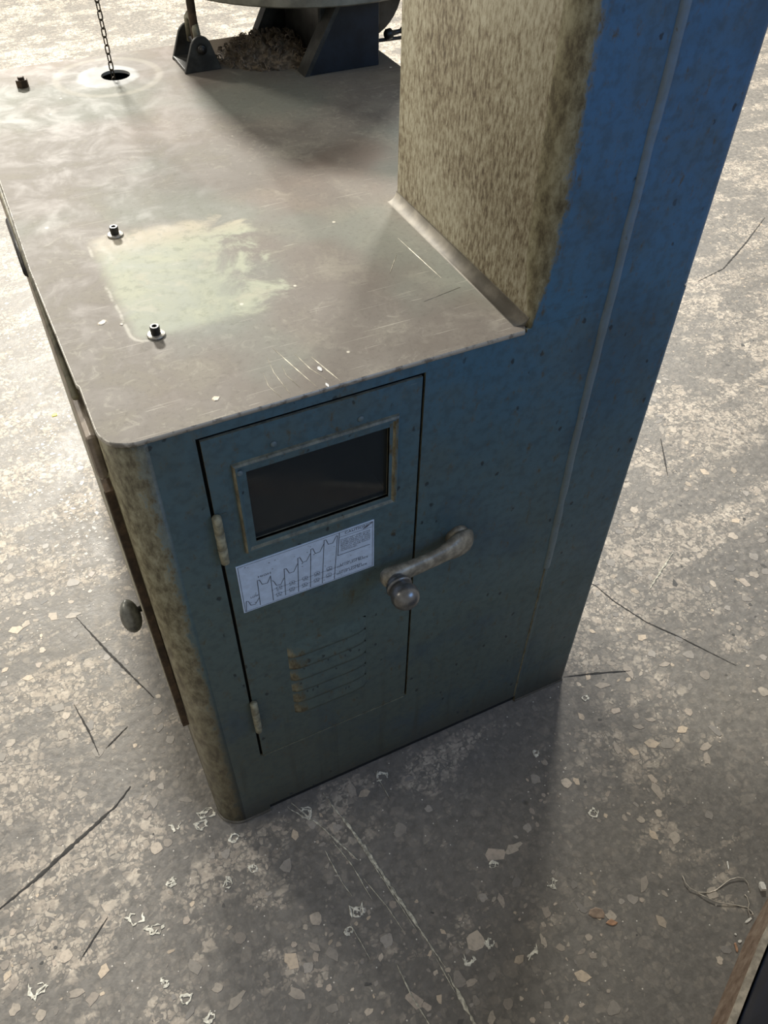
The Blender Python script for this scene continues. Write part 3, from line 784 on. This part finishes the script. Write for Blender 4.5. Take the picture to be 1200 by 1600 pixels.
for _ in range(260):
    a = random.uniform(0, 2*PI); d = math.sqrt(random.random())
    x = .58+.115*d*math.cos(a); y = 1.045+.10*d*math.sin(a); h = 1.003+max(0, 1-d*d)*.034
    curl(bm, (x, y, h), random.uniform(.002, .0055), random.uniform(.8, 2.2), random.uniform(.001, .004), random.uniform(.0004, .0009), 4, 9)
me = bpy.data.meshes.new('swarf_heap'); bm.to_mesh(me); bm.free()
tag(link('swarf_heap', me, SWARF), 'brown heap of oily metal swarf lying under the saw table', 'swarf', kind='stuff')

# chain hanging into the hole
ch = thing('chain', 'thin dark steel chain hanging down into the round hole', 'chain', (.2575, 1.052, .96))
def link_mesh():
    bm = bmesh.new(); hl, r = .0085, .0042; P = []
    for i in range(9): a = -PI/2+PI*i/8; P.append((r*math.cos(a), 0, 0))
    P = [(r*math.cos(a), 0, hl-r+r*math.sin(a)) for a in [PI*i/6 for i in range(7)]]+[(r*math.cos(a), 0, -(hl-r)+r*math.sin(a)) for a in [PI+PI*i/6 for i in range(7)]]
    n = 6; rings = []
    for i, p in enumerate(P):
        p = Vector(p); d = (Vector(P[(i+1) % len(P)])-Vector(P[i-1])).normalized(); u = Vector((0, 1, 0)); v = d.cross(u)
        rings.append([bm.verts.new(p+(u*math.cos(2*PI*k/n)+v*math.sin(2*PI*k/n))*.0013) for k in range(n)])
    for i in range(len(rings)):
        a, b = rings[i], rings[(i+1) % len(rings)]
        for k in range(n): bm.faces.new((a[k], a[(k+1) % n], b[(k+1) % n], b[k])).smooth = True
    bmesh.ops.recalc_face_normals(bm, faces=bm.faces)
    me = bpy.data.meshes.new('chain_link'); bm.to_mesh(me); bm.free(); return me
lm = link_mesh(); lm.materials.append(CHAINM)
for i in range(58):
    o = link('chain_link', lm, None, ch); o.location = (0, 0, i*.0144); o.rotation_euler = (0, 0, (PI/2 if i % 2 else 0)+.5)

# scratches in the steel top (lines a few pixels wide)
bm = bmesh.new()
for pts, w_ in (([(.2135, .006), (.2105, .050), (.2135, .082)], .0008), ([(.228, .012), (.222, .040), (.224, .061)], .0007), ([(.246, .004), (.236, .050), (.226, .098)], .0012),
                ([(.262, .012), (.252, .040), (.246, .075)], .0011), ([(.275, .003), (.262, .060)], .0017), ([(.2020, .004), (.196, .030), (.199, .055)], .0008),
                ([(.488, .150), (.482, .270)], .0014), ([(.43, .19), (.46, .23)], .0008), ([(.44, .11), (.50, .12)], .0008)):
    ribbon(bm, pts, w_, 1.00015, .2)
bmesh.ops.recalc_face_normals(bm, faces=bm.faces)
if sum(f.normal.z for f in bm.faces) < 0: bmesh.ops.reverse_faces(bm, faces=bm.faces)
me = bpy.data.meshes.new('scratch'); bm.to_mesh(me); bm.free()
link('scratch', me, simple('bright_scratch', (.62, .58, .46), .5, .2, .3, 100), saw, kind='stuff')
BS = simple('bright_spot', (.75, .76, .76), .35, .3)
for (x, y, r) in ((.262, .035, .0045), (.258, .003, .003)):
    bm = bmesh.new(); bm.faces.new([bm.verts.new((x+r*.55*math.cos(a*PI/4)*random.uniform(.7, 1.2), y+r*1.4*math.sin(a*PI/4)*random.uniform(.7, 1.2), 1.0006)) for a in range(8)])
    me = bpy.data.meshes.new('bare_spot'); bm.to_mesh(me); bm.free(); link('bare_spot', me, BS, saw)
def flake(name, x, y, z, r, mat, label, cat, sx=1.0, rot=0., h=.0008):
    bm = bmesh.new(); A = []; B = []
    n = 8
    for k in range(n):
        a = 2*PI*k/n; q_ = random.uniform(.75, 1.2); u = r*sx*math.cos(a)*q_; v = r*math.sin(a)*q_
        A.append(bm.verts.new((u*math.cos(rot)-v*math.sin(rot), u*math.sin(rot)+v*math.cos(rot), 0)))
        B.append(bm.verts.new((A[-1].co.x*.8, A[-1].co.y*.8, h)))
    bm.faces.new(A[::-1]); bm.faces.new(B)
    for k in range(n): bm.faces.new((A[k], A[(k+1) % n], B[(k+1) % n], B[k]))
    o = from_bm(name, bm, mat); o.location = (x, y, z); return tag(o, label, cat)
CREAM = simple('cream_flake', (.72, .62, .48), .6); YEL = simple('yellow_flake', (.75, .68, .05), .5)
WHT = simple('white_pellet', (.85, .82, .74), .5); ORG = simple('orange_flake', (.42, .24, .14), .6)

# ---------------------------------------------------------------- floor pieces
def in_machine(x, y, m_=.0): return -.02-m_ < x < W+.01+m_ and -.012-m_ < y < D+m_
TONES = [(.34, .30, .255), (.42, .37, .31), (.50, .43, .355), (.30, .275, .24), (.46, .41, .34), (.25, .235, .215), (.56, .49, .40), (.38, .35, .31), (.60, .50, .38)]
def chip_geo(r, el, rot, tone, h):
    n = random.randint(6, 10); a0 = random.random()*6; P = []
    for k in range(n):
        a = a0+2*PI*(k+random.uniform(-.28, .28))/n; q_ = random.uniform(.62, 1.2)
        u = r*el*math.cos(a)*q_; v = r/el*math.sin(a)*q_; P.append((u*math.cos(rot)-v*math.sin(rot), u*math.sin(rot)+v*math.cos(rot)))
    vs = [(x, y, -.002) for x, y in P]+[(x*.93, y*.93, h) for x, y in P]
    fs = [tuple(range(n, 2*n))]+[(k, (k+1) % n, n+(k+1) % n, n+k) for k in range(n)]
    return vs, fs
def with_tone(me, tones):
    at = me.color_attributes.new('tone', 'FLOAT_COLOR', 'CORNER')
    for p, t in zip(me.polygons, tones):
        for li in p.loop_indices: at.data[li].color = (*t, 1)
variants = []
for i in range(18):
    tn = TONES[i % len(TONES)]; vs, fs = chip_geo(.0125, random.uniform(.95, 1.45), random.uniform(0, PI), tn, .0006)
    me = new_mesh('stone_chip', vs, fs); with_tone(me, [tn]*len(fs)); me.materials.append(STONE); variants.append(me)
placed = {}
def free(x, y, r):
    gx, gy = int(x//.05), int(y//.05)
    for i in (-1, 0, 1):
        for j in (-1, 0, 1):
            for (a, b_2, c_) in placed.get((gx+i, gy+j), ()):
                if (a-x)**2+(b_2-y)**2 < (r+c_)**2*.85: return False
    placed.setdefault((gx, gy), []).append((x, y, r)); return True
def dens(x, y):
    d = .42+1.1*noise.noise((x*2.6+5, y*2.6, 0))+.7*noise.noise((x*7, y*7, 4))
    if x > -.1 and y < .1 and x < .85: d = d*.85+.02
    return d
RCAM = (Vector(RX), Vector(RD), Vector(RF)); CL = Vector((-0.02014, -0.70587, 1.60032))
def seen(x, y):                                    # the part of the floor the photograph shows, with a margin
    p = Vector((x, y, 0))-CL; z = p.dot(RCAM[2])
    if z < .3: return False
    u = p.dot(RCAM[0])/z*1293.5; v = p.dot(RCAM[1])/z*1293.5
    return abs(u) < 680 and abs(v) < 880
count = 0; tries = 0
while count < 300 and tries < 20000:
    tries += 1
    x = random.uniform(-.9, 1.6); y = random.uniform(-.75, .75)
    if in_machine(x, y, .02) or not seen(x, y) or random.random() > dens(x, y)+.25: continue
    r = random.uniform(.007, .015)*(1.25 if random.random() < .12 else 1)
    if not free(x, y, r): continue
    o = link('stone_chip', random.choice(variants), None, floor); o.location = (x, y, 0)
    s = r/.0125; o.scale = (s, s, 1); o.rotation_euler = (0, 0, random.uniform(0, 2*PI)); count += 1
VS, FS, TN = [], [], []
for k in range(60000):
    x = random.uniform(-1.2, 3.2); y = random.uniform(-.8, 3.4)
    if in_machine(x, y, .012) or not seen(x, y) or random.random() > dens(x, y): continue
    r = .0022*math.exp(random.gauss(.35, .50)); r = min(r, .010)
    if not free(x, y, r): continue
    t = random.choice(TONES); f_ = random.uniform(.75, 1.1); t = tuple(c_*f_ for c_ in t)
    if random.random() < .05: t = (.07, .07, .068)
    vs, fs = chip_geo(r, random.uniform(.9, 1.5), random.uniform(0, PI), t, .0004)
    b0 = len(VS); VS += [(a+x, b_2+y, c_) for a, b_2, c_ in vs]; FS += [tuple(i+b0 for i in f) for f in fs]; TN += [t]*len(fs)
me = new_mesh('small_stones', VS, FS); with_tone(me, TN)
link('small_stones', me, STONE, floor, kind='stuff')

def ribbons(name, sets, mat, z=.0009, jit=.3, **kw):
    for pts, w_ in sets:
        bm = bmesh.new(); ribbon(bm, pts, w_, z, jit)
        me = bpy.data.meshes.new(name); bm.to_mesh(me); bm.free(); link(name, me, mat, floor, **kw)
ribbons('crack', [([(-.43, .03), (-.413, .038), (-.341, .065), (-.256, .104), (-.18, .138), (-.142, .166)], .007),
    ([(.96, .26), (1.009, .187), (1.022, .127), (1.054, .045), (1.096, -.02), (1.163, -.139)], .0032),
    ([(.791, .004), (.861, -.018), (.937, -.047)], .004), ([(-.207, .403), (-.191, .32), (-.184, .26)], .004), ([(-.169, .269), (-.115, .3)], .003),
    ([(-.154, .63), (-.109, .501), (-.047, .344)], .005), ([(2.728, 1.432), (2.515, 1.309), (2.309, 1.2), (2.164, 1.171)], .006),
    ([(-.30, -.11), (-.24, -.06)], .003), ([(1.5, .55), (1.42, .42)], .004), ([(.50, .02), (.9, .5)], .003)], CRACK, .0009)
ribbons('scrape_mark', [([(.201, -.014), (.227, -.126), (.244, -.233), (.259, -.32), (.27, -.397)], .0062), ([(.27, -.408), (.272, -.461), (.275, -.515)], .0065),
    ([(.136, -.005), (.17, -.071), (.21, -.165)], .0032), ([(.196, -.357), (.198, -.415), (.206, -.470)], .0030), ([(.16, -.121), (.166, -.189), (.173, -.218)], .0028),
    ([(.317, -.084), (.314, -.015)], .0015), ([(1.124, .122), (1.247, .188)], .005), ([(.205, -.20), (.222, -.26), (.231, -.31)], .002), ([(.222, -.115), (.240, -.235), (.253, -.325)], .002), ([(.178, -.10), (.196, -.17), (.203, -.24)], .0022), ([(.262, -.36), (.268, -.45)], .0018), ([(.126, -.01), (.150, -.045), (.160, -.06)], .004), ([(.150, -.26), (.158, -.33)], .002)], SCRATCH, .0011, .45)
# chalky curled marks left on the floor
def un(px, py):                                    # a point of the floor
    d = RCAM[0]*((px-600)/1293.5)+RCAM[1]*((py-800)/1293.5)+RCAM[2]; s = -CL.z/d.z; return CL.x+d.x*s, CL.y+d.y*s
for (px, py, s) in ((597, 1215, 1.3), (561, 1425, 1.3), (215, 1435, 1.5), (245, 1452, 1.4), (325, 1270, 1.5), (315, 1290, 1.2), (275, 1292, 1.1), (60, 1545, 1.5), (268, 1380, .9), (262, 1530, 1.2),
                    (928, 1270, 1.2), (838, 1177, .8), (770, 1352, .8), (732, 1500, 1.3), (765, 1475, .9), (830, 1485, 1.3), (862, 1380, 1.0), (355, 1382, 1.0), (365, 1310, 1.1), (395, 1358, .9),
                    (915, 1090, .9), (290, 1560, 1.0), (330, 1590, 1.0), (478, 1270, 1.3), (545, 1455, .8)):
    x, y = un(px, py); bm = bmesh.new(); a = random.random()*6; r = .011*s
    P = []
    for i in range(random.randint(7, 12)):
        a += random.uniform(.25, 1.1); rr = r*random.uniform(.45, 1.0); P.append((x+rr*math.cos(a), y+rr*.8*math.sin(a)))
    ribbon(bm, P, .0048, .0010, .65)
    P2_ = [(p[0]+random.uniform(-.006, .006)*s, p[1]+random.uniform(-.006, .006)*s) for p in P[:random.randint(3, 7)]]
    ribbon(bm, P2_, .0040, .0011, .6)
    me = bpy.data.meshes.new('chalky_mark'); bm.to_mesh(me); bm.free(); link('chalky_mark', me, CHALK, floor)

# ---------------------------------------------------------------- loose bits
fl = [(-.0, 0)]
flake('paint_flake', .052, .236, 1.0, .0045, CREAM, 'larger cream flake on the steel top left of the pale patch', 'debris', 1.5, .6)
flake('paint_flake', .073, .222, 1.0, .0024, CREAM, 'tiny pale flake beside the larger cream flake on the steel top', 'debris')
flake('paint_flake', .1345, .0335, 1.0, .0042, CREAM, 'cream flake on the steel top near its front edge', 'debris', 1.4, .2)
x, y = un(85, 649); flake('yellow_scrap', x, y, .001, .007, YEL, 'small bright yellow scrap on the floor left of the cabinet', 'debris', 1.3)
x, y = un(1190, 1386); flake('white_pellet', x, y, .001, .0065, WHT, 'white pellet on the floor at the right edge above the board', 'debris', 1.5, 1.2, .006)
x, y = un(1137, 1352); flake('pale_sliver', x, y, .001, .0022, WHT, 'short pale sliver on the floor above the thin wire', 'debris', 4.0, 1.0)
x, y = un(1169, 1438); flake('pale_sliver', x, y, .001, .0024, WHT, 'short pale sliver touching the brown board under the wire', 'debris', 4.2, .1)
x, y = un(1150, 1480); flake('orange_sliver', x, y, .001, .0028, ORG, 'orange-brown sliver beside the brown board', 'debris', 3.2, 1.15)
x, y = un(1156, 1471); flake('white_crumb', x, y, .001, .0028, WHT, 'white crumb at the tip of the orange-brown sliver', 'debris', 1.5)
x, y = un(1149, 1460); flake('white_crumb', x, y, .001, .0020, WHT, 'tiny round white crumb between the wire and the orange-brown sliver', 'debris')
x, y = un(933, 1428); flake('orange_chip', x, y, .001, .011, simple('dull_orange', (.27, .20, .145), .6), 'larger dull orange chip on the floor in front of the column', 'debris', 1.4, -.4)
x, y = un(956, 1442); flake('orange_chip', x, y, .001, .006, ORG, 'smaller brighter orange chip beside the dull orange chip', 'debris', 1.6, -.4)
P1 = [un(*p) for p in ((1066, 1369), (1070, 1380), (1078, 1389), (1090, 1395), (1108, 1395), (1119, 1391), (1128, 1384), (1140, 1375), (1152, 1372), (1162, 1373), (1168, 1380), (1172, 1394))]
P2 = [un(*p) for p in ((1090, 1396), (1103, 1403), (1118, 1410), (1135, 1413), (1152, 1415), (1167, 1418), (1174, 1425), (1176, 1430), (1170, 1430), (1168, 1422), (1170, 1412), (1167, 1402), (1163, 1398))]
wr = thing('thin_wire', 'thin curly pale wire lying on the floor by the board at lower right', 'wire', (P1[4][0], P1[4][1], 0))
for P in (P1, P2):
    bm = bmesh.new(); add_tube(bm, [(a-P1[4][0], b_2-P1[4][1], .0022+.0015*math.sin(i)) for i, (a, b_2) in enumerate(P)], .0008, 6)
    from_bm('wire_strand', bm, simple('pale_wire', (.62, .57, .48), .4, .4), wr, True)

# ---------------------------------------------------------------- board and navy machine at the lower right corner
board = thing('floor_board', 'worn brown board with pale rim standing on the floor in lower right corner', 'board', (.632, -.666, 0))
foot = [(.30, -.86), (.45, -.770), (.632, -.666), (.71, -.625), (.784, -.587), (.858, -.556), (1.05, -.49), (1.35, -.40)]
def off(path, d):
    out = []
    for i, p in enumerate(path):
        a = path[max(i-1, 0)]; b_2 = path[min(i+1, len(path)-1)]; t = Vector((b_2[0]-a[0], b_2[1]-a[1])).normalized(); out.append((p[0]+t.y*d, p[1]-t.x*d))
    return out
def strip(name, path, d0, d1, z0, z1, mat, parent, lean=0):
    bm = bmesh.new(); A = off(path, d0); B = off(path, d1); L = []
    A2 = off(path, d0+lean)
    for a, a2, b_2 in zip(A, A2, B):
        L.append([bm.verts.new((p[0]-.632, p[1]+.666, z)) for p, z in ((a, z0), (b_2, z0), (b_2, z1), (a2, z1))])
    for p, q_ in zip(L, L[1:]):
        for k in range(4): bm.faces.new((p[k], q_[k], q_[(k+1) % 4], p[(k+1) % 4]))
    bm.faces.new(L[0]); bm.faces.new(L[-1][::-1]); return from_bm(name, bm, mat, parent)
strip('board_face', foot, 0, .026, 0, .040, BOARD, board, .014)
strip('board_rim', foot, .0142, .026, .0402, .046, RIM, board, .001)
nv = thing('navy_cabinet', 'dark navy sheet rising behind the brown board in lower right corner', 'cabinet', (.632, -.666, 0))
strip('navy_sheet', foot, .030, .25, 0, .45, DARKNAVY, nv)
